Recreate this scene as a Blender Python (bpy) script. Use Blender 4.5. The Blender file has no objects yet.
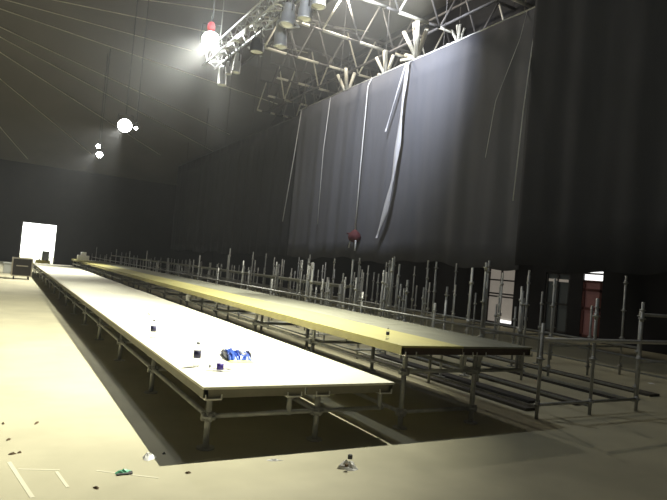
import bpy, math, random
from mathutils import Vector, Matrix
random.seed(7)
C = bpy.context.scene.collection
SC = bpy.context.scene

# ------------------------------------------------------------------ camera
cd = bpy.data.cameras.new('camera'); cam = bpy.data.objects.new('camera', cd); C.objects.link(cam)
rt = Vector((0.86264, -0.49809, 0.08807)); up = Vector((-0.09348, 0.01412, 0.99552)); fw = Vector((0.49710, 0.86701, 0.03438))
M = Matrix((rt, up, -fw)).transposed().to_4x4(); M.translation = Vector((0, 0, 1.4187))
cam.matrix_world = M
cd.sensor_width = 36; cd.lens = 576.46 * 36 / 667; cd.clip_end = 300
SC.camera = cam
# ------------------------------------------------------------------ world, exposure
w = bpy.data.worlds.new('daylight'); SC.world = w; w.use_nodes = True
bg = w.node_tree.nodes['Background']; bg.inputs[0].default_value = (0.95, 1.0, 0.93, 1); bg.inputs[1].default_value = 5.0
SC.view_settings.view_transform = 'Standard'; SC.view_settings.look = 'None'
SC.view_settings.exposure = 0.0; SC.view_settings.gamma = 1.0; SC.view_settings.use_curve_mapping = False
SC.cycles.use_denoising = True
SC.cycles.volume_bounces = 0; SC.cycles.max_bounces = 8; SC.cycles.diffuse_bounces = 2
SC.cycles.sample_clamp_indirect = 4.0

# ------------------------------------------------------------------ lights
def spot(name, loc, target, power, size, blend=1.0, col=(1, .98, .9), rad=.06):
    l = bpy.data.lights.new(name, 'SPOT'); l.energy = power; l.spot_size = math.radians(size); l.spot_blend = blend
    l.color = col; l.shadow_soft_size = rad
    o = bpy.data.objects.new(name, l); C.objects.link(o); o.location = loc
    o.rotation_euler = (Vector(target) - Vector(loc)).to_track_quat('-Z', 'Y').to_euler()
    return o
def point(name, loc, power, col=(1, 1, 1), rad=.1):
    l = bpy.data.lights.new(name, 'POINT'); l.energy = power; l.color = col; l.shadow_soft_size = rad
    o = bpy.data.objects.new(name, l); C.objects.link(o); o.location = loc
    return o
KEY = (5.1, 6.6, 5.95)
spot('key_lamp_light', KEY, (-1.7, 8.7, 0), 7600, 112, 1.0, (1, .98, .82), .03)
spot('lamp_light_near', (4.0, 13.75, 6.7), (1.2, 12.6, 0), 3000, 118, 1.0, (1, .985, .86))
spot('lamp_light_middle', (3.9, 25.4, 6.5), (-1.8, 24.5, 0), 5500, 100, .8, (1, .985, .88))
spot('lamp_light_far', (3.9, 33.3, 6.55), (-1.0, 34.5, 0), 4200, 95, .8, (1, .985, .9))
spot('wash_light_curtain', (6.6, 12.2, 9.9), (10.5, 14.7, 7.6), 4700, 84, 1.0, (.8, .86, 1), .1)
point('roof_work_light', (9.4, 17.2, 11.0), 1000, (1, .92, .8), .15)
point('can_fill_light', (3.2, 6.6, 6.3), 200, (.85, .92, 1), .1)  # added fill without a fixture, brightens the truss and hanging cans
point('lamp_glare_light', (3.98, 13.78, 6.78), 110, (.93, 1, .97), .08)
point('front_fill_light', (-1.5, -3.0, 3.2), 55, (1, .93, .85), .5)  # added unseen fill behind the camera, lifts legs and front faces

# ------------------------------------------------------------------ materials
MATS = {}
def mat(name, col, rough=.6, metal=0, noise=0, nscale=4, col2=None, bump=0, emit=None, estr=0, alpha=1, trans=0, stretch=None):
    m = bpy.data.materials.new(name); m.use_nodes = True; nt = m.node_tree; b = nt.nodes['Principled BSDF']
    b.inputs['Base Color'].default_value = (*col, 1); b.inputs['Roughness'].default_value = rough; b.inputs['Metallic'].default_value = metal
    if trans: b.inputs['Transmission Weight'].default_value = trans; b.inputs['IOR'].default_value = 1.3
    if alpha < 1: b.inputs['Alpha'].default_value = alpha
    if emit: b.inputs['Emission Color'].default_value = (*emit, 1); b.inputs['Emission Strength'].default_value = estr
    tc = nt.nodes.new('ShaderNodeTexCoord'); mp = nt.nodes.new('ShaderNodeMapping'); nt.links.new(tc.outputs['Object'], mp.inputs[0])
    if stretch: mp.inputs['Scale'].default_value = stretch
    n = nt.nodes.new('ShaderNodeTexNoise'); n.inputs['Scale'].default_value = nscale; n.inputs['Detail'].default_value = 6; n.inputs['Roughness'].default_value = .6
    nt.links.new(mp.outputs[0], n.inputs['Vector'])
    if noise or col2:
        r = nt.nodes.new('ShaderNodeValToRGB'); c2 = col2 or tuple(c * (1 - noise) for c in col)
        r.color_ramp.elements[0].position = .32; r.color_ramp.elements[1].position = .68
        r.color_ramp.elements[0].color = (*c2, 1); r.color_ramp.elements[1].color = (*col, 1)
        nt.links.new(n.outputs['Fac'], r.inputs[0]); nt.links.new(r.outputs[0], b.inputs['Base Color'])
    if bump:
        bp = nt.nodes.new('ShaderNodeBump'); bp.inputs['Strength'].default_value = bump; bp.inputs['Distance'].default_value = .02
        nt.links.new(n.outputs['Fac'], bp.inputs['Height']); nt.links.new(bp.outputs[0], b.inputs['Normal'])
    MATS[name] = m; return m
mat('floor', (.52, .485, .325), .75, 0, .22, .9, bump=.15)
mat('ply_lit', (.80, .78, .62), .6, 0, .05, 3, stretch=(6, 1, 1))  # low stage ply, its strong light partly put into the pale colour
mat('ply_dim', (.50, .46, .17), .6, 0, .14, 2, stretch=(5, 1, 1))  # same ply on the higher stage, weaker light put into the colour
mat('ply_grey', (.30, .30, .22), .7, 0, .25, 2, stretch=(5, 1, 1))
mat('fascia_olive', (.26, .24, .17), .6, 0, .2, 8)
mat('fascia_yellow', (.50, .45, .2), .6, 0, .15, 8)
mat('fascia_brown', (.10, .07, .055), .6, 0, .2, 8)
mat('steel', (.5, .5, .46), .45, .3, .35, 9)
mat('steel_bright', (.75, .74, .68), .4, .4, .1, 9)
mat('steel_dark', (.10, .10, .10), .5, .4, .3, 9)
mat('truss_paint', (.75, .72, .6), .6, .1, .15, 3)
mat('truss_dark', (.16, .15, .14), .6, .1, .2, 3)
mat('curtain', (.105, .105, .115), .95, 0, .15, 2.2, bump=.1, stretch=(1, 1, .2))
mat('curtain_shaded', (.03, .03, .033), .95, 0, .2, 2.2, bump=.1, stretch=(1, 1, .2))  # drape cloth again, darkened in colour where less light reaches it
mat('curtain_seam', (.5, .5, .52), .9)
mat('rope', (.62, .62, .6), .8)
mat('wall', (.045, .042, .039), .9, 0, .2, 1)
mat('wall_back', (.03, .03, .032), .9, 0, .2, 1)
mat('ceiling', (.19, .175, .155), .9, 0, .15, .5)
mat('can_silver', (.72, .73, .76), .35, .5, .1, 8)
mat('can_dark', (.12, .12, .13), .5, .3)
mat('lamp_lens', (1, 1, 1), .3, emit=(1, 1, .96), estr=60)
mat('lamp_red', (.5, .05, .06), .4, emit=(1, .1, .12), estr=.6)
mat('case_dark', (.035, .03, .028), .5, 0, .3, 5)
mat('case_edge', (.55, .5, .42), .4, .6)
mat('white_plastic', (.85, .85, .83), .5)
mat('grey_plastic', (.35, .36, .33), .6)
mat('yellow_plastic', (.8, .7, .12), .5)
mat('rubber', (.02, .02, .02), .8)
mat('red_cloth', (.11, .02, .025), .8, 0, .3, 12)
mat('bag_blue', (.02, .07, .42), .35, 0, col2=(.03, .12, .55), nscale=9)
mat('bag_navy', (.01, .02, .10), .4)
mat('bag_yellow', (.82, .82, .25), .5)
mat('label_dark', (.03, .03, .09), .5)
mat('label_violet', (.06, .03, .32), .5)
mat('bottle_clear', (.93, .97, .97), .05, trans=.9, alpha=.45)
mat('cap_grey', (.25, .26, .28), .5)
mat('cup_white', (.85, .85, .82), .5)
mat('paper', (.85, .84, .8), .9, 0, .1, 30)
mat('green_wrap', (.12, .55, .30), .4, 0, .3, 40)
mat('dark_wrap', (.03, .03, .025), .6)
mat('brown_bit', (.12, .08, .04), .9)
mat('tape', (.66, .63, .47), .8)
mat('frame_dark', (.05, .04, .038), .5)
mat('frame_red', (.20, .07, .06), .5, 0, .2, 4)
mat('pane_frosted', (.4, .37, .33), .8, 0, .3, 1.2, emit=(.36, .32, .27), estr=.46)
mat('pane_lit', (1, 1, 1), .5, emit=(1, 1, .97), estr=1.6)
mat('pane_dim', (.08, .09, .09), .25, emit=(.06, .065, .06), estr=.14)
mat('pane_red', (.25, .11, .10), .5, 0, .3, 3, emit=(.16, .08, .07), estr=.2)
mat('plank', (.09, .08, .06), .8, 0, .35, 3, stretch=(5, 1, 1))
mat('plank_dark', (.05, .045, .04), .8, 0, .35, 3)

# ------------------------------------------------------------------ mesh helpers
class MB:
    def __init__(s): s.v = []; s.f = []
    def add(s, vs, fs):
        n = len(s.v); s.v += [tuple(p) for p in vs]; s.f += [tuple(i + n for i in f) for f in fs]; return s
    def box(s, a, b, bev=0):
        (x0, y0, z0), (x1, y1, z1) = a, b
        x0, x1 = sorted((x0, x1)); y0, y1 = sorted((y0, y1)); z0, z1 = sorted((z0, z1))
        return s.add([(x0,y0,z0),(x1,y0,z0),(x1,y1,z0),(x0,y1,z0),(x0,y0,z1),(x1,y0,z1),(x1,y1,z1),(x0,y1,z1)],
            [(3,2,1,0),(4,5,6,7),(0,1,5,4),(1,2,6,5),(2,3,7,6),(3,0,4,7)])
    def tube(s, p, q, r, n=8, r2=None):
        p, q = Vector(p), Vector(q); r2 = r if r2 is None else r2
        d = (q - p).normalized(); a = d.orthogonal().normalized(); b = d.cross(a)
        vs = []
        for c, rr in ((p, r), (q, r2)):
            for i in range(n):
                t = 2 * math.pi * i / n; vs.append(c + a * (rr * math.cos(t)) + b * (rr * math.sin(t)))
        fs = [(i, (i + 1) % n, n + (i + 1) % n, n + i) for i in range(n)] + [tuple(range(n - 1, -1, -1)), tuple(range(n, 2 * n))]
        return s.add(vs, fs)
    def path(s, pts, r, n=6):
        pts = [Vector(p) for p in pts]; vs = []; fs = []
        a = (pts[1] - pts[0]).orthogonal().normalized()
        for i, p in enumerate(pts):
            d = (pts[min(i + 1, len(pts) - 1)] - pts[max(i - 1, 0)]).normalized()
            a = (a - d * a.dot(d)).normalized(); b = d.cross(a)
            for k in range(n):
                t = 2 * math.pi * k / n; vs.append(p + a * (r * math.cos(t)) + b * (r * math.sin(t)))
        for i in range(len(pts) - 1):
            for k in range(n): fs.append((i*n+k, i*n+(k+1)%n, (i+1)*n+(k+1)%n, (i+1)*n+k))
        fs += [tuple(range(n - 1, -1, -1)), tuple(range((len(pts)-1)*n, len(pts)*n))]
        return s.add(vs, fs)
    def lathe(s, prof, org=(0,0,0), ax=(0,0,1), n=14):
        org = Vector(org); d = Vector(ax).normalized(); a = d.orthogonal().normalized(); b = d.cross(a); vs = []; fs = []
        for (r, z) in prof:
            for k in range(n):
                t = 2 * math.pi * k / n; vs.append(org + d * z + a * (r * math.cos(t)) + b * (r * math.sin(t)))
        m = len(prof)
        for i in range(m - 1):
            for k in range(n): fs.append((i*n+k, i*n+(k+1)%n, (i+1)*n+(k+1)%n, (i+1)*n+k))
        fs += [tuple(range(n - 1, -1, -1)), tuple(range((m-1)*n, m*n))]
        return s.add(vs, fs)
    def build(s, name, m, parent=None, smooth=False, bevel=0):
        me = bpy.data.meshes.new(name); me.from_pydata(s.v, [], s.f); me.update(); me.materials.append(MATS[m])
        if smooth:
            for p in me.polygons: p.use_smooth = len(p.vertices) == 4
        o = bpy.data.objects.new(name, me); C.objects.link(o)
        if parent:
            o.parent = parent
            # geometry is written in world coordinates: move it into the parent's frame
            inv = WM[parent.name].inverted(); me.transform(inv)
            WM[o.name] = WM[parent.name]
        else: WM[o.name] = Matrix.Identity(4)
        if bevel:
            b = o.modifiers.new('bevel', 'BEVEL'); b.width = bevel; b.segments = 2
        return o
WM = {}
def thing(name, label, cat, loc=(0,0,0), rz=0, group=None):
    o = bpy.data.objects.new(name, None); C.objects.link(o); o.location = loc; o.rotation_euler = (0,0,rz); o.empty_display_size = .1
    WM[o.name] = Matrix.Translation(loc) @ Matrix.Rotation(rz, 4, 'Z')
    return tag(o, label, cat, group)
def tag(o, label, cat, group=None, kind=None):
    o['label'] = label; o['category'] = cat
    if group: o['group'] = group
    if kind: o['kind'] = kind
    return o
def struct(o): o['kind'] = 'structure'; return o
def copy_tree(o, loc, rz, label, parent=None):
    c = o.copy(); C.objects.link(c)
    for ch in list(o.children):
        d = ch.copy(); C.objects.link(d); d.parent = c
        for g in list(ch.children):
            e = g.copy(); C.objects.link(e); e.parent = d
    c.location = loc; c.rotation_euler = (c.rotation_euler[0], c.rotation_euler[1], rz); c['label'] = label
    return c

# ------------------------------------------------------------------ room shell
R0, R1, S0, S1, H = -14, 15, -6, 46, 12.8
struct(MB().box((R0-.2, S0-.2, -.2), (R1+4, 75, 0)).build('floor', 'floor'))
def zc(y): return H if y < 31.5 else H - .4*(y-31.5)
ring = [(S0-.2, H), (31.5, H), (S1+.3, zc(S1+.3))]
cv = [(x, y, z+dz) for x in (R0-.2, R1+.2) for dz in (0, .2) for (y, z) in ring]
struct(MB().add(cv, [(0,6,7,1),(1,7,8,2),(3,4,10,9),(4,5,11,10),(0,1,4,3),(1,2,5,4),(6,9,10,7),(7,10,11,8),(0,3,9,6),(2,8,11,5)]).build('ceiling', 'ceiling'))
struct(MB().box((R0-.2, S0, 0), (R0, S1, H)).build('wall_left', 'wall'))
struct(MB().box((R0-.2, S0-.2, 0), (R1+.2, S0, H)).build('wall_near', 'wall'))
DX0, DX1, DZ = 1.15, 3.3, 2.85
mb = MB(); mb.box((R0, S1, 0), (DX0, S1+.3, H)); mb.box((DX1, S1, 0), (R1, S1+.3, H)); mb.box((DX0, S1, DZ), (DX1, S1+.3, H))
struct(mb.build('wall_far', 'wall'))
fr = MB(); fr.box((DX0-.12, S1-.06, 0), (DX0, S1, DZ+.12)); fr.box((DX1, S1-.06, 0), (DX1+.12, S1, DZ+.12)); fr.box((DX0, S1-.06, DZ), (DX1, S1, DZ+.12))
struct(fr.build('door_1', 'frame_dark'))
# right wall with openings (s ranges, z ranges); panes sit in them
OPEN = [(13.75, 15.0, .08, 2.15), (11.6, 12.5, .1, 1.95), (10.5, 11.15, .1, 2.5)]
mb = MB(); ss = sorted([S0, S1] + [a for o in OPEN for a in o[:2]])
for i in range(0, len(ss), 2): mb.box((R1, ss[i], 0), (R1+.25, ss[i+1], H))
for (a, b, z0, z1) in OPEN: mb.box((R1, a, z1), (R1+.25, b, H)); mb.box((R1, a, 0), (R1+.25, b, z0))
struct(mb.build('wall_right', 'wall_back'))
# door_2: frosted glazed door pair
a, b, z0, z1 = OPEN[0]
d = MB().box((R1+.08, a, z0), (R1+.12, b, z1)).build('door_2', 'pane_frosted'); struct(d)
g = MB()
for s_ in (a, a+.62, b-.05): g.box((R1+.02, s_, z0), (R1+.08, s_+.05, z1))
for z_ in (z0, .98, 1.08, 1.55, z1-.06): g.box((R1+.02, a, z_), (R1+.08, b, z_+.05))
g.build('door_frame', 'frame_dark', d)
MB().box((R1+.02, a+.08, z0+.04), (R1+.07, a+.6, z0+.14)).build('lit_sill', 'pane_lit', d)
# door_3: dark glazed door
a, b, z0, z1 = OPEN[1]
d = MB().box((R1+.08, a, z0), (R1+.12, b, z1)).build('door_3', 'pane_dim'); struct(d)
g = MB()
for s_ in (a, a+.42, b-.06): g.box((R1+.02, s_, z0), (R1+.08, s_+.06, z1))
for z_ in (z0, .95, z1-.06): g.box((R1+.02, a, z_), (R1+.08, b, z_+.06))
g.build('door_frame', 'steel_dark', d)
MB().box((R1+.03, a+.1, z1-.28), (R1+.07, a+.8, z1-.2)).build('light_strip', 'pane_frosted', d)
# window_1: red-brown door leaf with bright transom
a, b, z0, z1 = OPEN[2]
d = MB().box((R1+.08, a, 1.78), (R1+.12, b, z1)).build('window_1', 'pane_lit'); struct(d)
MB().box((R1+.02, a, 1.95), (R1+.07, b, 2.0)).build('window_bar', 'frame_dark', d)
d = MB().box((R1+.06, a, z0), (R1+.12, b, 1.74)).build('door_4', 'pane_red'); struct(d)
g = MB()
for s_ in (a, b-.08): g.box((R1+.01, s_, z0), (R1+.06, s_+.08, 1.78))
for z_ in (z0, .9, 1.45, 1.7): g.box((R1+.01, a, z_), (R1+.06, b, z_+.08))
g.build('door_frame', 'frame_red', d)
# ceiling ribs radiating from a hub
hub = Vector((-6.55, 31.4, H-.06)); rb = MB()
for (x, y, z, e) in [(2.56,31.5,12.74,1.6),(4.51,32.83,12.21,1.9),(3.67,34.98,11.35,1.9),(4.88,36.84,10.6,1.7),(2.2,37.35,10.4,1.8),(.15,38.49,9.94,1.7),(0,43.5,7.94,1.15),(7.44,28.46,12.74,1.4),(8.63,25.08,12.74,1.35),
        (8,18,12.74,1.3),(5,12,12.74,1.2),(0,8,12.74,1.2),(-8,8,12.74,1.2),(-13,20,12.74,1),(-13,30,12.74,1),(-12,38,10.14,1)]:
    rb.tube(hub, hub + (Vector((x, y, z)) - hub)*e, .028, 5)
rb.tube(hub + Vector((0,0,.05)), hub - Vector((0,0,.15)), .3, 12)
struct(rb.build('trim_1', 'truss_paint'))

# ------------------------------------------------------------------ haze of the hall
hv = [(x, y, z) for x in (R0+.02, R1-.02) for (y, z) in ((S0+.02, .02), (S1-.08, .02), (S1-.08, zc(S1)-.02), (31.5, H-.02), (S0+.02, H-.02))]
hz = MB().add(hv, [(0,4,3,2,1), (5,6,7,8,9), (0,1,6,5), (1,2,7,6), (2,3,8,7), (3,4,9,8), (4,0,5,9)]).build('haze', 'wall')
m = bpy.data.materials.new('haze'); m.use_nodes = True; nt = m.node_tree; nt.nodes.clear()
out = nt.nodes.new('ShaderNodeOutputMaterial'); vs = nt.nodes.new('ShaderNodeVolumeScatter')
vs.inputs['Density'].default_value = .0018; vs.inputs['Anisotropy'].default_value = .35; vs.inputs['Color'].default_value = (.93, .96, 1, 1)
tc = nt.nodes.new('ShaderNodeTexCoord'); mp = nt.nodes.new('ShaderNodeMapping'); gr = nt.nodes.new('ShaderNodeTexGradient'); gr.gradient_type = 'SPHERICAL'
mp.vector_type = 'TEXTURE'; mp.inputs['Location'].default_value = (3.6, 13.2, 8.4); mp.inputs['Scale'].default_value = (6.5, 7.5, 4.6)
ma = nt.nodes.new('ShaderNodeMath'); ma.operation = 'MULTIPLY_ADD'; ma.inputs[1].default_value = .034; ma.inputs[2].default_value = .0014
nt.links.new(tc.outputs['Object'], mp.inputs[0]); nt.links.new(mp.outputs[0], gr.inputs[0]); nt.links.new(gr.outputs['Fac'], ma.inputs[0]); nt.links.new(ma.outputs[0], vs.inputs['Density'])
nt.links.new(vs.outputs[0], out.inputs['Volume']); hz.data.materials[0] = m
hz.display_type = 'WIRE'
tag(hz, 'thin grey smoke haze filling the dark hall around the lamps', 'haze', kind='stuff')

# ------------------------------------------------------------------ stage platforms
def uhead(x, y, z, w=.13):
    mb = MB(); mb.box((x-w/2, y-.085, z-.012), (x+w/2, y+.05, z)); mb.box((x-w/2, y-.085, z), (x-w/2+.008, y-.075, z+.03)); mb.box((x+w/2-.008, y-.085, z), (x+w/2, y-.075, z+.03))
    return mb
def rosette(mb, x, y, z):
    mb.tube((x, y, z-.008), (x, y, z+.008), .055, 10); mb.tube((x, y, z-.035), (x, y, z+.035), .031, 8)
    for a in range(4):
        t = a*math.pi/2; mb.box((x+.04*math.cos(t)-.014, y+.04*math.sin(t)-.014, z-.03), (x+.04*math.cos(t)+.014, y+.04*math.sin(t)+.014, z+.03))
def stage(label, r, s0, h, cols, n, D, legs, stubs, zb, mats, zlow=None):
    """cols: (r0, r1, board material); legs: full standards; stubs: short head posts resting on the ledger"""
    t = thing('stage_platform', label, 'stage', (r, s0, 0))
    s1 = s0 + n*D
    for ci, (a, b, bm_) in enumerate(cols):
        for k in range(n):
            j = random.uniform(-.003, .003)
            MB().box((a, s0+k*D, h-.02), (b, s0+(k+1)*D, h+j*.6)).build('deck_board', bm_, t)
        f = MB(); f.box((a+.012, s0+.012, h-.085), (b-.012, s0+.04, h-.02)); f.build('fascia', mats[0], t)
        f = MB(); f.box((a+.012, s1-.04, h-.085), (b-.012, s1-.012, h-.02)); f.build('fascia', mats[0], t)
        f = MB()
        for k in range(1, n): f.box((a+.012, s0+k*D-.03, h-.085), (b-.012, s0+k*D+.03, h-.02))
        f.build('cross_beam', mats[0], t)
    A, B = cols[0][0], cols[-1][1]
    for (a, side) in ((A+.005, mats[1]), (B-.045, mats[1])): MB().box((a, s0+.012, h-.085), (a+.04, s1-.012, h-.02)).build('fascia', side, t)
    hz_ = h-.085
    for k in range(n+1):
        y = s0 + .075 + k*D if k < n else s1 - .06
        for x in legs:
            mb = MB(); mb.tube((x, y, 0), (x, y, hz_-.012), .024, 8)
            if k < 12: rosette(mb, x, y, zb)
            else: mb.tube((x, y, zb-.02), (x, y, zb+.02), .04, 6)
            if zlow is not None and k < 8: rosette(mb, x, y, zlow)
            mb.tube((x, y, 0), (x, y, .012), .07, 8)
            lg = mb.build('leg', 'steel', t, True)
            uhead(x, y, hz_).build('head_bracket', 'steel_bright', lg)
        for x in stubs:
            y2 = y if k < n else y
            lg = MB().tube((x, y2, zb-.02), (x, y2, hz_-.012), .022, 8).build('head_post', 'steel', t, True)
            uhead(x, y2, hz_).build('head_bracket', 'steel_bright', lg)
        MB().tube((legs[0], y, zb), (B-.05, y, zb), .021, 6).build('ledger', 'steel', t, True)
        if zlow is not None: MB().tube((legs[0], y, zlow), (legs[-1], y, zlow), .021, 6).build('ledger', 'steel', t, True)
    for x in legs:
        MB().tube((x, s0+.06, zb), (x, s1-.06, zb), .021, 6).build('side_ledger', 'steel', t, True)
        if zlow is not None: MB().tube((x, s0+.06, zlow), (x, s1-.06, zlow), .021, 6).build('side_ledger', 'steel', t, True)
    return t
D = 1.83
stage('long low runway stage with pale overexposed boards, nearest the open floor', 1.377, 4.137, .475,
      [(1.377, 2.24, 'ply_lit'), (2.24, 3.11, 'ply_lit')], 15, D, (1.46, 2.39), (2.13, 3.02), .24, ('fascia_olive', 'fascia_olive'))
stage('higher long stage with boards coloured a dimmer yellow and a grey board strip behind the white one', 3.28, 4.27, .78,
      [(3.26, 4.02, 'ply_dim'), (4.02, 4.99, 'ply_grey')], 16, D, (3.37, 4.26), (4.08, 4.93), .53, ('fascia_brown', 'fascia_yellow'), .15)

# ------------------------------------------------------------------ scaffold behind
def scaffold(label, name, rows, s0, n, D, hts, zl, ymat='steel', base=0, cross=True, near=14):
    t = thing(name, label, 'scaffolding', (rows[0], s0, 0))
    for ri, x in enumerate(rows):
        for k in range(n):
            y = s0 + k*D; h = hts(ri, k)
            mb = MB(); mb.tube((x, y, 0), (x, y, h), .02, 7)
            z = .15
            while z < h - .05:
                mb.tube((x, y, z-.008), (x, y, z+.008), .046, 8); mb.tube((x, y, z-.035), (x, y, z+.035), .025, 6); z += .5 if k < near else .75
            mb.tube((x, y, h-.11), (x, y, h-.1), .035, 6)
            mb.build('standard', ymat, t, True)
        for z in zl[ri]: MB().tube((x, s0, z), (x, s0+(n-1)*D, z), .017, 6).build('ledger', 'steel', t, True)
    if cross:
        for k in range(n):
            y = s0 + k*D
            for z in cross: MB().tube((rows[0], y, z), (rows[-1], y, z), .02, 6).build('cross_ledger', 'steel' if k < 3 else ymat, t, True)
    return t
def h1(ri, k):
    if ri == 0: return [1.04, 1.09, 1.1, 1.53, 1.1, 1.45, 1.2, 1.5][k % 8] if k else 1.04
    return [1.36, 1.5, 1.3, 1.66, 1.2, 1.72, 1.45, 1.6][(k*3+ri*2) % 8]*(1 if k < 8 else .78) if k else 1.36
SCA = scaffold('front row of grey steel scaffold bays with open standards beside the yellow stage', 'seating_scaffold', (5.2, 6.1, 7.0), 4.32, 21, D, h1,
         ((.12, .86), (.1,), (.12,)), cross=(.15,))
MB().tube((5.2, 4.32, .86), (9.6, 4.32, .86), .025, 8).build('front_ledger', 'steel_bright', SCA, True)
MB().tube((7.0, 4.34, 1.2), (9.6, 4.34, 1.2), .02, 8).build('front_ledger', 'steel', SCA, True)
scaffold('second dense row of dark scaffold posts, directly under the hanging curtain edge', 'seating_scaffold', (7.9, 8.9, 9.8), 4.9, 21, 1.5,
         lambda ri, k: 1.25 if (k == 0 or k > 9) else random.choice([1.2, 1.45, 1.6, 1.78, 1.85]), ((.1, .7), (.45,), (.1,)), cross=(.5,))
# short spare standards standing between the bays
for i in range(66):
    x = random.uniform(5.5, 9.4); y = random.uniform(6.5, 18.5); h = random.uniform(1.0, 1.8)
    mb = MB(); mb.tube((x, y, .01), (x, y, h), .019, 7); mb.tube((x, y, h*.5-.03), (x, y, h*.5+.03), .036, 7); mb.tube((x, y, h-.25), (x, y, h-.21), .036, 7)
    o = mb.build('scaffold_post', 'steel_bright' if i % 3 == 0 else 'steel', None, True)
    b = MB().tube((x, y, 0), (x, y, .012), .08, 8).build('base_plate', 'steel', o)
    tag(o, 'loose upright steel post standing between the scaffold bays under the curtain', 'scaffold post', 'loose posts between the scaffold bays')
# raised walkway far back
t = thing('raised_walkway', 'narrow grey raised walkway running far back behind the yellow stage', 'walkway', (7.15, 12.4, 0))
for k in range(18):
    y = 12.4 + k*1.83; MB().box((7.1, y, 1.0), (7.8, y+1.81, 1.06)).build('deck_board', 'ply_grey', t)
    for x in (7.15, 7.75): MB().tube((x, y+.05, 0), (x, y+.05, 1.0), .024, 6).build('leg', 'steel', t, True)
# planks on the floor among the scaffold
for i, (x, y, w_, L, mm, lb) in enumerate([(5.35, 4.6, .22, 3.6, 'plank', 'long timber plank lying on the floor, nearest the yellow stage front'),
        (5.75, 4.9, .2, 3.4, 'plank_dark', 'dark plank on the floor, second from the yellow stage'),
        (6.35, 4.7, .25, 4.0, 'plank', 'long plank on the floor in the middle of the front scaffold bay'),
        (7.35, 4.8, .22, 4.2, 'plank_dark', 'dark plank on the floor right of the front scaffold bay'),
        (8.25, 4.9, .25, 4.0, 'plank', 'brownish plank on the floor, rightmost under the scaffold')]):
    o = MB().box((x, y, 0), (x+w_, y+L, .035)).build('timber_plank', mm, None, bevel=.004); tag(o, lb, 'plank', 'planks on the floor under the scaffold')

# ------------------------------------------------------------------ curtains
def drape(name, label, x, s0, s1, z0, z1, mm, amp=.06, seams=(), step=.09, wob=.06):
    n = int((s1-s0)/step); rows = 10; vs = []; fs = []
    rnd = random.Random(int(s0*10)); ph = [rnd.uniform(0, 6.28) for _ in range(5)]
    for j in range(rows+1):
        v = j/rows
        for i in range(n+1):
            y = s0 + (s1-s0)*i/n
            f = amp*(.5*math.sin(y*5.3+ph[0])+.35*math.sin(y*9.1+ph[1]+v*.6)+.3*math.sin(y*2.1+ph[2]))
            zz = z0 + wob*math.sin(y*1.3+ph[3]) + wob*.6*math.sin(y*3.7+ph[4])
            vs.append((x + f*(1-.55*v), y, zz + (z1-zz)*v))
    for j in range(rows):
        for i in range(n): a = j*(n+1)+i; fs.append((a, a+1, a+n+2, a+n+1))
    mb = MB(); mb.add(vs, fs); o = mb.build(name, mm, None, True)
    for p in o.data.polygons: p.use_smooth = True
    so = o.modifiers.new('thickness', 'SOLIDIFY'); so.thickness = .012
    for (sa, sb, za, zb, wd) in seams:
        s_ = MB(); N = 14
        vv = []; 
        for q in range(N+1):
            u = q/N; y = sa+(sb-sa)*u; z = za+(zb-za)*u; vv += [(x-amp*1.0-.02, y-wd/2, z), (x-amp*1.0-.02, y+wd/2, z), (x-amp*1.0-.01, y+wd/2, z), (x-amp*1.0-.01, y-wd/2, z)]
        ff = []
        for q in range(N):
            for k in range(4): ff.append((q*4+k, q*4+(k+1)%4, q*4+4+(k+1)%4, q*4+4+k))
        ff += [(0,1,2,3), (N*4+3,N*4+2,N*4+1,N*4)]
        s_.add(vv, ff).build('seam', 'curtain_seam', o)
    tag(o, label, 'curtain'); return o
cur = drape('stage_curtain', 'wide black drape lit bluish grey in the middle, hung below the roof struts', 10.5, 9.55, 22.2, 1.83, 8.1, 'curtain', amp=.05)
MB().tube((10.52, 9.5, 8.13), (10.52, 22.3, 8.13), .03, 8).build('top_pipe', 'steel_bright', cur, True)
for y in (10, 13, 16, 19, 22): MB().tube((10.52, y, 8.13), (10.52, y, H), .012, 6).build('pipe_hanger', 'truss_dark', cur, True)
nearc = drape('stage_curtain', 'darkest tall black drape at right edge of the picture reaching the roof', 10.35, 1.5, 9.5, 1.87, 12.79, 'curtain_shaded', amp=.05)
farc = drape('stage_curtain', 'far black drape in deep shade, left of the lit drape', 10.55, 22.35, 42, 1.8, 7.9, 'curtain_shaded', amp=.06)
MB().tube((10.57, 22.4, 7.93), (10.57, 42, 7.93), .03, 8).build('top_pipe', 'steel_dark', farc, True)
for y in (24, 28, 32, 36, 40): MB().tube((10.57, y, 7.93), (10.57, y, zc(y)), .012, 6).build('pipe_hanger', 'truss_dark', farc, True)
def rope(label, pts, r=.012, m='rope', name='rope'):
    o = MB().path(pts, r, 6).build(name, m, None, True); return tag(o, label, 'rope')
rope('white rope down the border between the lit drape and the darkest drape', [(10.38, 9.45, 8.3), (10.25, 9.55, 5.5), (10.22, 9.62, 3.4)], .014)
red_rope = rope('taut pale rope on the lit drape, ending at the red bundle', [(10.5, 16.7, 8.15), (10.34, 16.66, 7.8), (10.3, 16.62, 5.0), (10.3, 16.62, 2.85)], .02)
rope('thin rope at the left edge of the lit drape', [(10.5, 22.1, 8.1), (10.36, 22.15, 6), (10.32, 22.6, 3.3)], .018)
rope('faint thin rope between the left edge of the lit drape and the red bundle', [(10.5, 19.6, 8.1), (10.34, 19.5, 6), (10.32, 19.4, 3.1)], .012)
rope('thin diagonal cord hanging at the upper right of the lit drape', [(10.5, 9.9, 8.12), (10.38, 9.95, 7.4), (10.38, 10.6, 6.0), (10.38, 10.8, 4.6)], .007)
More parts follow.
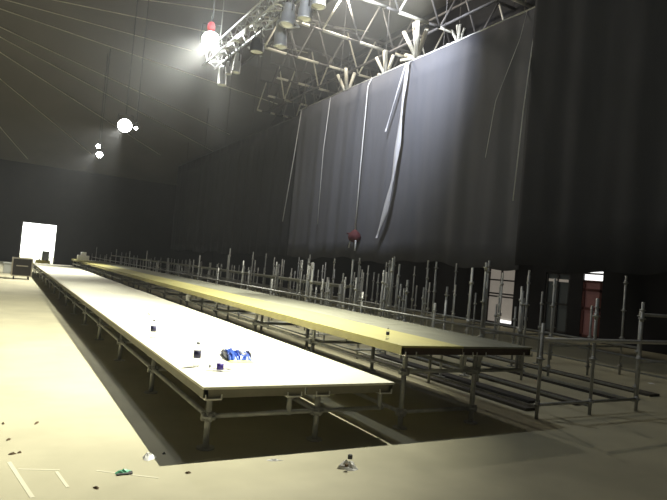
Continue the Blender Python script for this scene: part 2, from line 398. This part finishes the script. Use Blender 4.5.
# hanging pale cloth strip, curving at its foot
pts = [(10.5, 14.42, 8.14), (10.35, 14.45, 8.05), (10.3, 14.5, 6.8), (10.28, 14.5, 5.6), (10.26, 14.62, 4.4), (10.25, 14.85, 3.4), (10.27, 15.25, 2.55)]
def strip(pts, w0, w1):
    mb = MB(); P = []
    for i in range(len(pts)-1):
        for k in range(5):
            u = k/5; P.append(Vector(pts[i]).lerp(Vector(pts[i+1]), u))
    P.append(Vector(pts[-1])); vs = []; fs = []
    for i, p in enumerate(P):
        u = i/(len(P)-1); w_ = w0+(w1-w0)*math.sin(u*math.pi*.75)
        tw = .3*math.sin(i*.7)
        a = Vector((tw*w_, w_, 0)); vs += [p-a, p+a, p+a+Vector((.012, 0, 0)), p-a+Vector((.012, 0, 0))]
    for i in range(len(P)-1):
        for k in range(4): fs.append((i*4+k, i*4+(k+1)%4, i*4+4+(k+1)%4, i*4+4+k))
    fs += [(0,1,2,3), (len(vs)-1, len(vs)-2, len(vs)-3, len(vs)-4)]
    return mb.add(vs, fs)
o = strip(pts, .02, .10).build('cloth_strip', 'curtain_seam', None, True); tag(o, 'pale translucent cloth strip hanging down the lit drape, curling at its foot', 'cloth strip')
o = strip([(10.5, 14.55, 8.13), (10.36, 14.6, 8.0), (10.3, 14.95, 6.9), (10.3, 15.3, 6.0)], .012, .03).build('cloth_strip', 'curtain_seam', None, True); tag(o, 'short thin pale strip branching left from the top of the hanging cloth', 'cloth strip')
# red bundle
t = thing('hoist_bundle', 'small dark red bundle hanging at the end of a pale rope', 'bundle', (10.3, 16.62, 2.35))
mb = MB(); mb.lathe([(.03, .52), (.10, .47), (.2, .36), (.23, .26), (.2, .16), (.1, .10), (.03, .08)], (10.3, 16.62, 2.33), n=12); mb.build('bundle_body', 'red_cloth', t, True)
MB().path([(10.3, 16.8, 2.6), (10.28, 16.95, 2.72), (10.28, 17.08, 2.72)], .03).build('loose_end', 'red_cloth', t, True)
MB().path([(10.25, 16.75, 2.5), (10.24, 16.8, 2.35), (10.24, 16.84, 2.22)], .025).build('hook', 'rope', t, True)
MB().path([(10.25, 16.45, 2.48), (10.24, 16.42, 2.3), (10.24, 16.43, 2.12)], .03).build('hook', 'rope', t, True)

# ------------------------------------------------------------------ roof trusses
tid = 0
for k, s_ in enumerate([11.7, 14.5, 17.3, 20.15, 23.0, 25.8, 28.6]):
    zb_, zt = 9.5, 11.1
    t = thing('roof_truss', ['pale lit roof truss crossing at the top edge, nearest the camera', 'second roof truss from the camera, high above the lit drape',
        'third roof truss from the camera with bright lower chord', 'fourth roof truss from the camera with bright lower chord', 'fifth roof truss from the camera, dim over the drape corner',
        'sixth roof truss from the camera, faint in the haze', 'farthest faint roof truss in the haze'][k], 'truss', (10, s_, zb_))
    x0, x1 = (6.6, 6.6, 7.2, 7.8, 9.6, 10.4, 11.0)[k], 14.8; n = 5; dx = (x1-x0)/n
    for i in range(n):
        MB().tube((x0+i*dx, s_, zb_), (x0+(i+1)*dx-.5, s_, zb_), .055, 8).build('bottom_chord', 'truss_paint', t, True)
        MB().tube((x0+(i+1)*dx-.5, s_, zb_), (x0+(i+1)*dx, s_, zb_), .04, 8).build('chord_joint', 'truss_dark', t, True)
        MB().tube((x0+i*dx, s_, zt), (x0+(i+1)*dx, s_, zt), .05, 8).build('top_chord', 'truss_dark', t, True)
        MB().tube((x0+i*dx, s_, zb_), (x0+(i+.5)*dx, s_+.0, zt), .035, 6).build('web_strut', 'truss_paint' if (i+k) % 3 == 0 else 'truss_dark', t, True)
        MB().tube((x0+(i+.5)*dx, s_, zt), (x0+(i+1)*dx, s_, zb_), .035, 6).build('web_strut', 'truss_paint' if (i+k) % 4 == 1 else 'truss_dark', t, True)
    for x in (x0, x1-.1): MB().tube((x, s_, zt), (x, s_, H), .02, 6).build('hanger', 'truss_dark', t, True)
for i, (x, z, mm) in enumerate([(7.9, 9.55, 'truss_dark'), (9.0, 11.15, 'truss_dark'), (11.6, 9.55, 'truss_dark'), (13.2, 11.15, 'truss_dark')]):
    o = MB().tube((x, 11.0, z), (x, 24 if x < 9.5 else 29, z), .045, 8).build('roof_purlin', mm, None, True)
    tag(o, ['dark long roof purlin over the aisle side of the trusses', 'dark upper roof purlin second from the aisle', 'dark lower roof purlin above the drape top', 'dark upper roof purlin nearest the back wall'][i], 'purlin')
# strut fans standing above the drape
for i, (s_, hh, sc) in enumerate([(14.9, 8.45, 1.0), (16.6, 8.25, .8), (19.2, 8.2, .9), (12.9, 8.3, .5)]):
    t = thing('strut_fan', ['largest yellowish fan of struts above the lit drape', 'middle fan of pale struts above the lit drape, over the red rope', 'left fan of pale struts above the lit drape', 'small dim cluster of struts at the right above the lit drape'][i], 'struts', (11, s_, hh))
    MB().tube((11, s_, hh-.35), (11, s_, hh+.02), .06, 8).tube((11, s_, hh-.3), (10.54, s_, 8.13), .035, 6).build('node', 'truss_paint', t, True)
    for (dx, dy, dz) in [(-.1, .15, 1.2), (-.45, -.5, .95), (.2, -.15, 1.0), (.1, .75, .35), (-.35, .35, .9)]:
        MB().tube((11, s_, hh), (11+dx*sc, s_+dy*sc, hh+dz*sc), .065*sc+.01, 6).build('strut', 'truss_paint', t, True)
    MB().tube((10.8, s_+.6*sc, hh+.05), (11.3, s_-.95*sc, hh-.03), .055*sc, 6).build('strut', 'truss_paint', t, True)

# ------------------------------------------------------------------ lighting truss and lamps
t = thing('lighting_truss', 'silver box truss carrying the lamps, running off the top edge', 'truss', (4.1, 10.5, 6.35))
a0, a1 = 7.0, 14.3
for x in (3.95, 4.25):
    for z in (6.25, 6.55): MB().tube((x, a0, z), (x, a1, z), .025, 8).build('chord', 'can_silver', t, True)
mb = MB(); y = a0; f = 0
while y < a1-.3:
    for x in (3.95, 4.25): mb.tube((x, y, 6.25 if f else 6.55), (x, y+.3, 6.55 if f else 6.25), .012, 5)
    for z in (6.25, 6.55): mb.tube((3.95 if f else 4.25, y, z), (4.25 if f else 3.95, y+.3, z), .012, 5)
    y += .3; f = 1-f
mb.build('lacing', 'can_silver', t)
for y in (13.55, 9.2): tag(MB().tube((4.1, y, 6.5), (4.1, y, H), .012, 6).build('hanging_wire', 'rope', None), 'pale suspension wire rising from the %s of the lighting truss' % ('left end' if y > 10 else 'nearer half'), 'wire')
# tangled silver cable and chain on the truss
for i in range(16):
    y = random.uniform(8.6, 12.2); x = random.uniform(3.9, 4.3); z = random.uniform(6.0, 6.6); P = [(x, y, z)]
    for k in range(6):
        P.append((P[-1][0]+random.uniform(-.14, .14), P[-1][1]+random.uniform(-.2, .2), min(6.75, max(5.95, P[-1][2]+random.uniform(-.22, .2)))))
    MB().path(P, random.uniform(.01, .022), 5).build('cable_loop', 'can_silver', t, True)
def par_can(name, label, loc, tilt, rz, r, L, m, lens='white_plastic'):
    """yoke hooked on the truss, barrel hanging below"""
    t = thing(name, label, 'stage light', loc, rz, 'cans hanging from the lighting truss')
    x, y, z = loc; d = Vector((math.sin(tilt), 0, -math.cos(tilt)))
    W = WM[t.name]
    o = Vector((0, 0, -.14))
    def P(v): return W @ Vector(v)
    top = o; bot = o + d*L; dw = (W.to_3x3() @ d)
    MB().lathe([(r*.35, 0), (r*.75, .03), (r*.85, L*.25), (r*.85, L*.45), (r, L*.5), (r*1.0, L*.94), (r*1.06, L*.95), (r*1.06, L), (r*.9, L), (r*.85, L-.03)], P(top), dw, 14).build('barrel', m, t, True)
    MB().tube(P(bot - d*.028), P(bot - d*.02), r*.85, 14).build('lens', lens, t)
    mid = o + d*L*.45
    mb = MB()
    for sgn in (-1, 1): mb.tube(P((0, sgn*(r+.02), .02)), P(mid + Vector((0, sgn*(r+.02), 0))), .012, 6)
    mb.tube(P((0, -(r+.02), .02)), P((0, r+.02, .02)), .012, 6); mb.tube(P((0, 0, .02)), P((0, 0, .13)), .015, 6); mb.build('yoke', 'can_dark', t, True)
    MB().tube(P((0, -.03, .13)), P((0, .03, .13)), .045, 8).tube(P((-.18, 0, .13)), P((.18, 0, .13)), .03, 8).build('clamp', 'can_silver', t, True)
    return t
cans = [(13.15, 6.12, .05, .10, .46, 'can_silver', 'lowest dim narrow can at the left end of the lighting truss'),
        (12.75, 6.12, .1, .07, .30, 'can_silver', 'small can right beside the brightest lamp'),
        (12.1, 6.12, -.05, .09, .44, 'can_silver', 'narrow pale can second along from the truss left end'),
        (11.0, 6.12, 0, .15, .30, 'can_dark', 'wide square-topped dark can in the middle of the truss'),
        (9.85, 6.12, .05, .12, .52, 'can_silver', 'long white can whose round mouth points straight down'),
        (9.5, 6.3, -.1, .13, .42, 'can_silver', 'white can just above and behind the long one'),
        (8.85, 6.12, 0, .12, .34, 'can_silver', 'bright white can cut by the top edge, left one'),
        (8.35, 6.12, 0, .12, .30, 'can_silver', 'bright white can cut by the top edge, right one')]
for (y, z, ti, r, L, m_, lb) in cans: par_can('stage_light', lb, (4.1, y, z), ti, 0, r, L, m_)
def lamp(label, loc, r, red=False, hang=False):
    t = thing('work_lamp', label, 'lamp', loc)
    v = (Vector((0, 0, 1.0)) - Vector(loc)).normalized(); v = (v + Vector((0, 0, -.25))).normalized(); p = Vector(loc)
    MB().lathe([(r*.3, -.36), (r*.6, -.34), (r*.8, -.15), (r*1.05, -.02), (r*1.1, 0.02), (r*1.02, .02)], p, v, 16).build('housing', 'can_dark', t, True)
    MB().lathe([(r*1.0, .02), (r*.8, .05), (r*.4, .07), (.01, .075)], p, v, 16).build('lens', 'lamp_lens', t, True)
    side = v.cross(Vector((0, 0, 1))).normalized()
    mb = MB(); top = p + Vector((0, 0, r+.18))
    for sg in (-1, 1): mb.tube(p - v*.12 + side*sg*(r*1.15), top + side*sg*(r*1.0), .014, 6)
    mb.tube(top - side*r*1.02, top + side*r*1.02, .014, 6); mb.build('yoke', 'can_dark', t, True)
    if red: MB().lathe([(.02, 0), (.09, .02), (.10, .12), (.07, .2), (.02, .23)], p + Vector((-.02, 0, r+.02)), n=12).build('beacon', 'lamp_red', t, True)
    if hang: MB().tube(top, (p.x, p.y, zc(p.y)), .018, 6).build('hanger', 'steel_dark', t, True)
    return t
lamp('brightest glaring lamp with a red cap above it, near the truss left end', (4.0, 14.0, 6.82), .22, red=True, hang=True)
lamp('second glaring white lamp further down the dark hall', (4.0, 25.5, 6.7), .28, hang=True)
lamp('tiny glint lamp hanging just right of the second glaring lamp', (4.45, 25.5, 6.68), .07, hang=True)
lamp('small farthest lamp, upper of the two faint ones', (4.0, 33.4, 6.95), .11, hang=True)
lamp('small farthest lamp, lower of the two faint ones', (4.05, 33.0, 6.45), .16, hang=True)

# ------------------------------------------------------------------ flight case and far end things
t = thing('flight_case', 'dark flight case on castors left of the runway stage', 'case', (.75, 25.4, 0))
c0, c1 = (.42, 25.1), (1.08, 25.8)
MB().box((*c0, .14), (*c1, .80)).build('case_body', 'case_dark', t, bevel=.01)
mb = MB()
for x in (c0[0], c1[0]):
    for y in (c0[1], c1[1]): mb.box((x-.02, y-.02, .12), (x+.02, y+.02, .82))
for z in (.14, .80):
    for x in (c0[0], c1[0]): mb.box((x-.018, c0[1], z-.018), (x+.018, c1[1], z+.018))
    for y in (c0[1], c1[1]): mb.box((c0[0], y-.018, z-.018), (c1[0], y+.018, z+.018))
mb.build('edge_trim', 'case_edge', t)
MB().box((.55, 25.06, .5), (.95, 25.09, .54)).build('latch', 'case_edge', t)
for x in (.5, 1.0):
    for y in (25.2, 25.7): MB().tube((x-.02, y, .06), (x+.02, y, .06), .06, 10).box((x-.015, y-.02, .06), (x+.015, y+.02, .14)).build('castor', 'rubber', t)
t = thing('storage_crate', 'small grey crate on the floor behind the dark flight case', 'crate', (.25, 29.5, 0))
MB().box((.15, 29.2, .0), (.62, 29.7, .42)).build('crate_body', 'grey_plastic', t, bevel=.03)
MB().box((.12, 29.17, .42), (.65, 29.73, .47)).build('lid', 'grey_plastic', t, bevel=.01)
t = thing('white_box', 'small white carton pair standing on the far end of the yellow stage', 'box', (3.65, 32.2, .78))
MB().box((3.4, 32.0, .78), (3.95, 32.4, 1.03)).build('carton', 'white_plastic', t, bevel=.01)
MB().box((3.55, 32.05, 1.03), (3.8, 32.35, 1.2)).build('upper_carton', 'white_plastic', t, bevel=.01)
t = thing('road_barrier', 'low yellow barrier on the floor in front of the bright doorway', 'barrier', (2.35, 41, 0))
mb = MB(); mb.add([(1.9,40.8,0),(2.8,40.8,0),(2.8,41.2,0),(1.9,41.2,0),(1.95,40.93,.4),(2.75,40.93,.4),(2.75,41.07,.4),(1.95,41.07,.4)], [(3,2,1,0),(4,5,6,7),(0,1,5,4),(1,2,6,5),(2,3,7,6),(3,0,4,7)])
mb.build('barrier_body', 'yellow_plastic', t, bevel=.02)
MB().box((2.1, 40.9, .4), (2.2, 41.1, .46)).box((2.5, 40.9, .4), (2.6, 41.1, .46)).build('lug', 'dark_wrap', t)
t = thing('supply_cabinet', 'grey cabinet silhouetted in the bright doorway', 'cabinet', (2.7, 45.5, 0))
MB().box((2.5, 45.2, 0), (2.95, 45.6, .95)).build('cabinet_body', 'grey_plastic', t, bevel=.01)
MB().box((2.54, 45.17, .08), (2.91, 45.2, .9)).build('cabinet_door', 'grey_plastic', t, bevel=.005)

# ------------------------------------------------------------------ small things on the stages
def bottle(name, label, loc, h=.21, lab='label_dark', axis=(0,0,1)):
    t = thing(name, label, 'bottle', loc, 0, 'water bottles left on the stages'); s = h/.21; ax = Vector(axis)
    r = .031*s
    MB().lathe([(r*.85, 0), (r, .01*s), (r, .05*s), (r*.93, .07*s), (r, .09*s), (r, .14*s), (r*.75, .17*s), (r*.42, .187*s), (r*.42, .195*s)], loc, ax, 16).build('bottle_body', 'bottle_clear', t, True)
    MB().lathe([(r*1.04, .075*s), (r*1.04, .135*s)], loc, ax, 16).build('bottle_label', lab, t, True)
    MB().lathe([(r*.5, .193*s), (r*.5, .21*s)], loc, ax, 12).build('cap', 'cap_grey', t, True)
    return t
bottle('water_bottle', 'clear water bottle with dark label standing nearest the front of the white stage', (1.56, 4.94, .477))
bottle('water_bottle', 'clear water bottle with dark label standing second from the front on the white stage', (1.56, 6.62, .477))
bottle('water_bottle', 'clear bottle with violet label lying beside the blue bag', (1.80, 4.72, .51), .19, 'label_violet', Vector((-.9, .25, 0)).normalized())
bottle('water_bottle', 'small bottle with dark violet label near the front corner of the yellow stage', (3.40, 4.70, .782), .11, 'label_dark')
bottle('water_bottle', 'tiny pale bottle on the white stage far beyond the other bottles', (1.95, 8.6, .477), .15, 'cup_white')
# crumpled blue bag on a yellow tray
t = thing('snack_bag', 'crumpled blue plastic bag with white patches on a pale yellow wrapper', 'bag', (2.08, 5.3, .477), math.radians(-10))
W = WM[t.name]
def crum(w_, d_, h_, seed, org=(0,0,0), n=9):
    rnd = random.Random(seed); mb = MB(); vs = []; fs = []
    for j in range(n+1):
        for i in range(n+1):
            u, v = i/n, j/n; e = min(u, 1-u, v, 1-v)*2
            z = h_*(1-(1-min(1, e*2.2))**2)*(.7+.5*rnd.random())
            vs.append(W @ Vector((org[0]+(u-.5)*w_+rnd.uniform(-.008,.008), org[1]+(v-.5)*d_+rnd.uniform(-.008,.008), org[2]+max(.001, z))))
    for j in range(n):
        for i in range(n): a = j*(n+1)+i; fs.append((a, a+1, a+n+2, a+n+1))
    m2 = len(vs); 
    for v_ in list(vs): vs.append(Vector((v_.x, v_.y, W.translation.z + org[2])))
    for j in range(n):
        for i in range(n): a = m2+j*(n+1)+i; fs.append((a+n+1, a+n+2, a+1, a))
    ring = [i for i in range(n+1)] + [j*(n+1)+n for j in range(1, n+1)] + [n*(n+1)+i for i in range(n-1, -1, -1)] + [j*(n+1) for j in range(n-1, 0, -1)]
    for a, b in zip(ring, ring[1:]+ring[:1]): fs.append((b, a, a+m2, b+m2))
    return mb.add(vs, fs)
crum(.24, .24, .012, 3, (0, -.10, 0)).build('yellow_wrapper', 'bag_yellow', t)
b_ = crum(.11, .50, .05, 5, (-.065, .09, .013)).build('blue_pouch', 'bag_blue', t)
crum(.018, .36, .045, 8, (-.112, .09, .013), 6).build('dark_fold', 'bag_navy', b_)
b_ = crum(.12, .48, .042, 6, (.055, .09, .013)).build('blue_pouch', 'bag_blue', t)
crum(.07, .18, .056, 7, (.045, .03, .013), 6).build('white_patch', 'paper', b_)
crum(.025, .28, .05, 9, (.11, .05, .013), 6).build('dark_fold', 'bag_navy', b_)
# cup on the yellow stage ledge
t = thing('paper_cup', 'small white cup hanging under the edge of the yellow stage', 'cup', (3.34, 11.45, .0))
o = bpy.data.objects
MB().lathe([(.05, .52), (.065, .62), (.03, .66)], (3.345, 11.5, .03), n=10).build('cup_body', 'cup_white', t, True)
MB().tube((3.345, 11.5, .68), (3.345, 11.5, .70), .008, 5).build('cup_string', 'cup_white', t)

# ------------------------------------------------------------------ litter on the floor
def wad(name, label, x, y, sx, sy, h, m_, rz=0, seed=1, cat='litter', loc_z=0):
    rnd = random.Random(seed); mb = MB(); n, k = 10, 4; vs = [(x, y, loc_z+h*.9)]; fs = []
    c, s = math.cos(rz), math.sin(rz); base = [rnd.uniform(.65, 1.15) for _ in range(n)]
    for j in range(1, k+1):
        for i in range(n):
            t_ = 2*math.pi*i/n; q = j/k; r = base[i]*q*(.9+.2*rnd.random())
            u, v = r*sx/2*math.cos(t_), r*sy/2*math.sin(t_); zz = h*(1-q**1.5)*(.6+.8*rnd.random()) if j < k else 0
            vs.append((x+u*c-v*s, y+u*s+v*c, loc_z+zz+.001))
    for i in range(n): fs.append((0, 1+i, 1+(i+1) % n))
    for j in range(k-1):
        for i in range(n): a = 1+j*n+i; b = 1+j*n+(i+1) % n; fs.append((a, a+n, b+n, b))
    fs.append(tuple(1+(k-1)*n+i for i in range(n-1, -1, -1)))
    o = mb.add(vs, fs).build(name, m_); return tag(o, label, cat)
W0 = lambda name, label, cat, x, y: thing(name, label, cat, (x, y, 0))
o = wad('snack_packet', 'small green and dark packet on the floor at lower left', .81, 3.87, .10, .07, .02, 'green_wrap', .3, 2, 'packet')
MB().box((.765, 3.825, .001), (.86, 3.85, .008)).box((.83, 3.85, .001), (.865, 3.87, .008)).build('dark_edge', 'dark_wrap', o)
wad('crumpled_tissue', 'flat white tissue on the floor near the corner of the stage shadow', 1.02, 4.12, .15, .10, .03, 'paper', .9, 4, 'tissue')
o = wad('crumpled_tissue', 'crumpled white tissue with a dark cap on the open floor in front', 2.31, 3.54, .16, .12, .05, 'paper', -.2, 5, 'tissue')
MB().lathe([(.018, .045), (.018, .07), (.014, .075)], (2.36, 3.60, 0), n=10).build('dark_cap', 'dark_wrap', o, True)
MB().lathe([(.014, .03), (.014, .048)], (2.27, 3.50, 0), n=10).build('dark_cap', 'brown_bit', o, True)
for i, (x, y, sx, sy, m_, lb) in enumerate([(.19, 4.40, .05, .03, 'brown_bit', 'small brown scrap on the floor at far lower left'),
        (.235, 4.42, .035, .03, 'brown_bit', 'smaller brown scrap right beside the other brown one'),
        (.17, 4.72, .05, .02, 'brown_bit', 'thin brown shred above the two brown scraps'),
        (.37, 5.12, .09, .03, 'brown_bit', 'thin dark strip on the bright floor at left'),
        (.14, 5.15, .06, .02, 'brown_bit', 'faint thin shred at the left picture edge'),
        (.62, 3.66, .05, .03, 'brown_bit', 'small dark scrap at the bottom edge left of centre'),
        (1.14, 4.16, .03, .03, 'dark_wrap', 'tiny dark bit touching the flat white tissue'),
        (1.86, 3.83, .13, .04, 'paper', 'pale paper sliver on the floor in front of the white stage'),
        (1.2, 3.75, .05, .03, 'brown_bit', 'tiny brown scrap below the stage front at left'),
        (9.55, 5.66, .16, .12, 'paper', 'white crumpled paper on the dark floor at far right')]):
    wad('paper_scrap', lb, x, y, sx, sy, .012, m_, .4*i, 20+i, 'scrap')
for i, (p, q, w_) in enumerate([((.17, 4.25), (.28, 3.62), .025), ((.22, 4.1), (.45, 4.02), .015), ((.43, 4.0), (.47, 3.72), .02), ((.66, 3.95), (1.0, 3.72), .014), ((1.3, 3.95), (1.5, 3.98), .03)]):
    a, b = Vector((*p, 0)), Vector((*q, 0)); n_ = (b-a).normalized().cross(Vector((0,0,1)))*w_/2
    vs = [a-n_, b-n_, b+n_, a+n_]; vs += [v + Vector((0, 0, .0015)) for v in vs]
    o = MB().add(vs, [(3,2,1,0),(4,5,6,7),(0,1,5,4),(1,2,6,5),(2,3,7,6),(3,0,4,7)]).build('floor_tape', 'tape')
    tag(o, ['pale slanting tape mark at lower left', 'faint pale tape mark crossing the top of the slanting one', 'short pale tape mark right of the slanting one', 'long thin pale mark below the green packet', 'short pale smear in front of the stage corner'][i], 'tape')
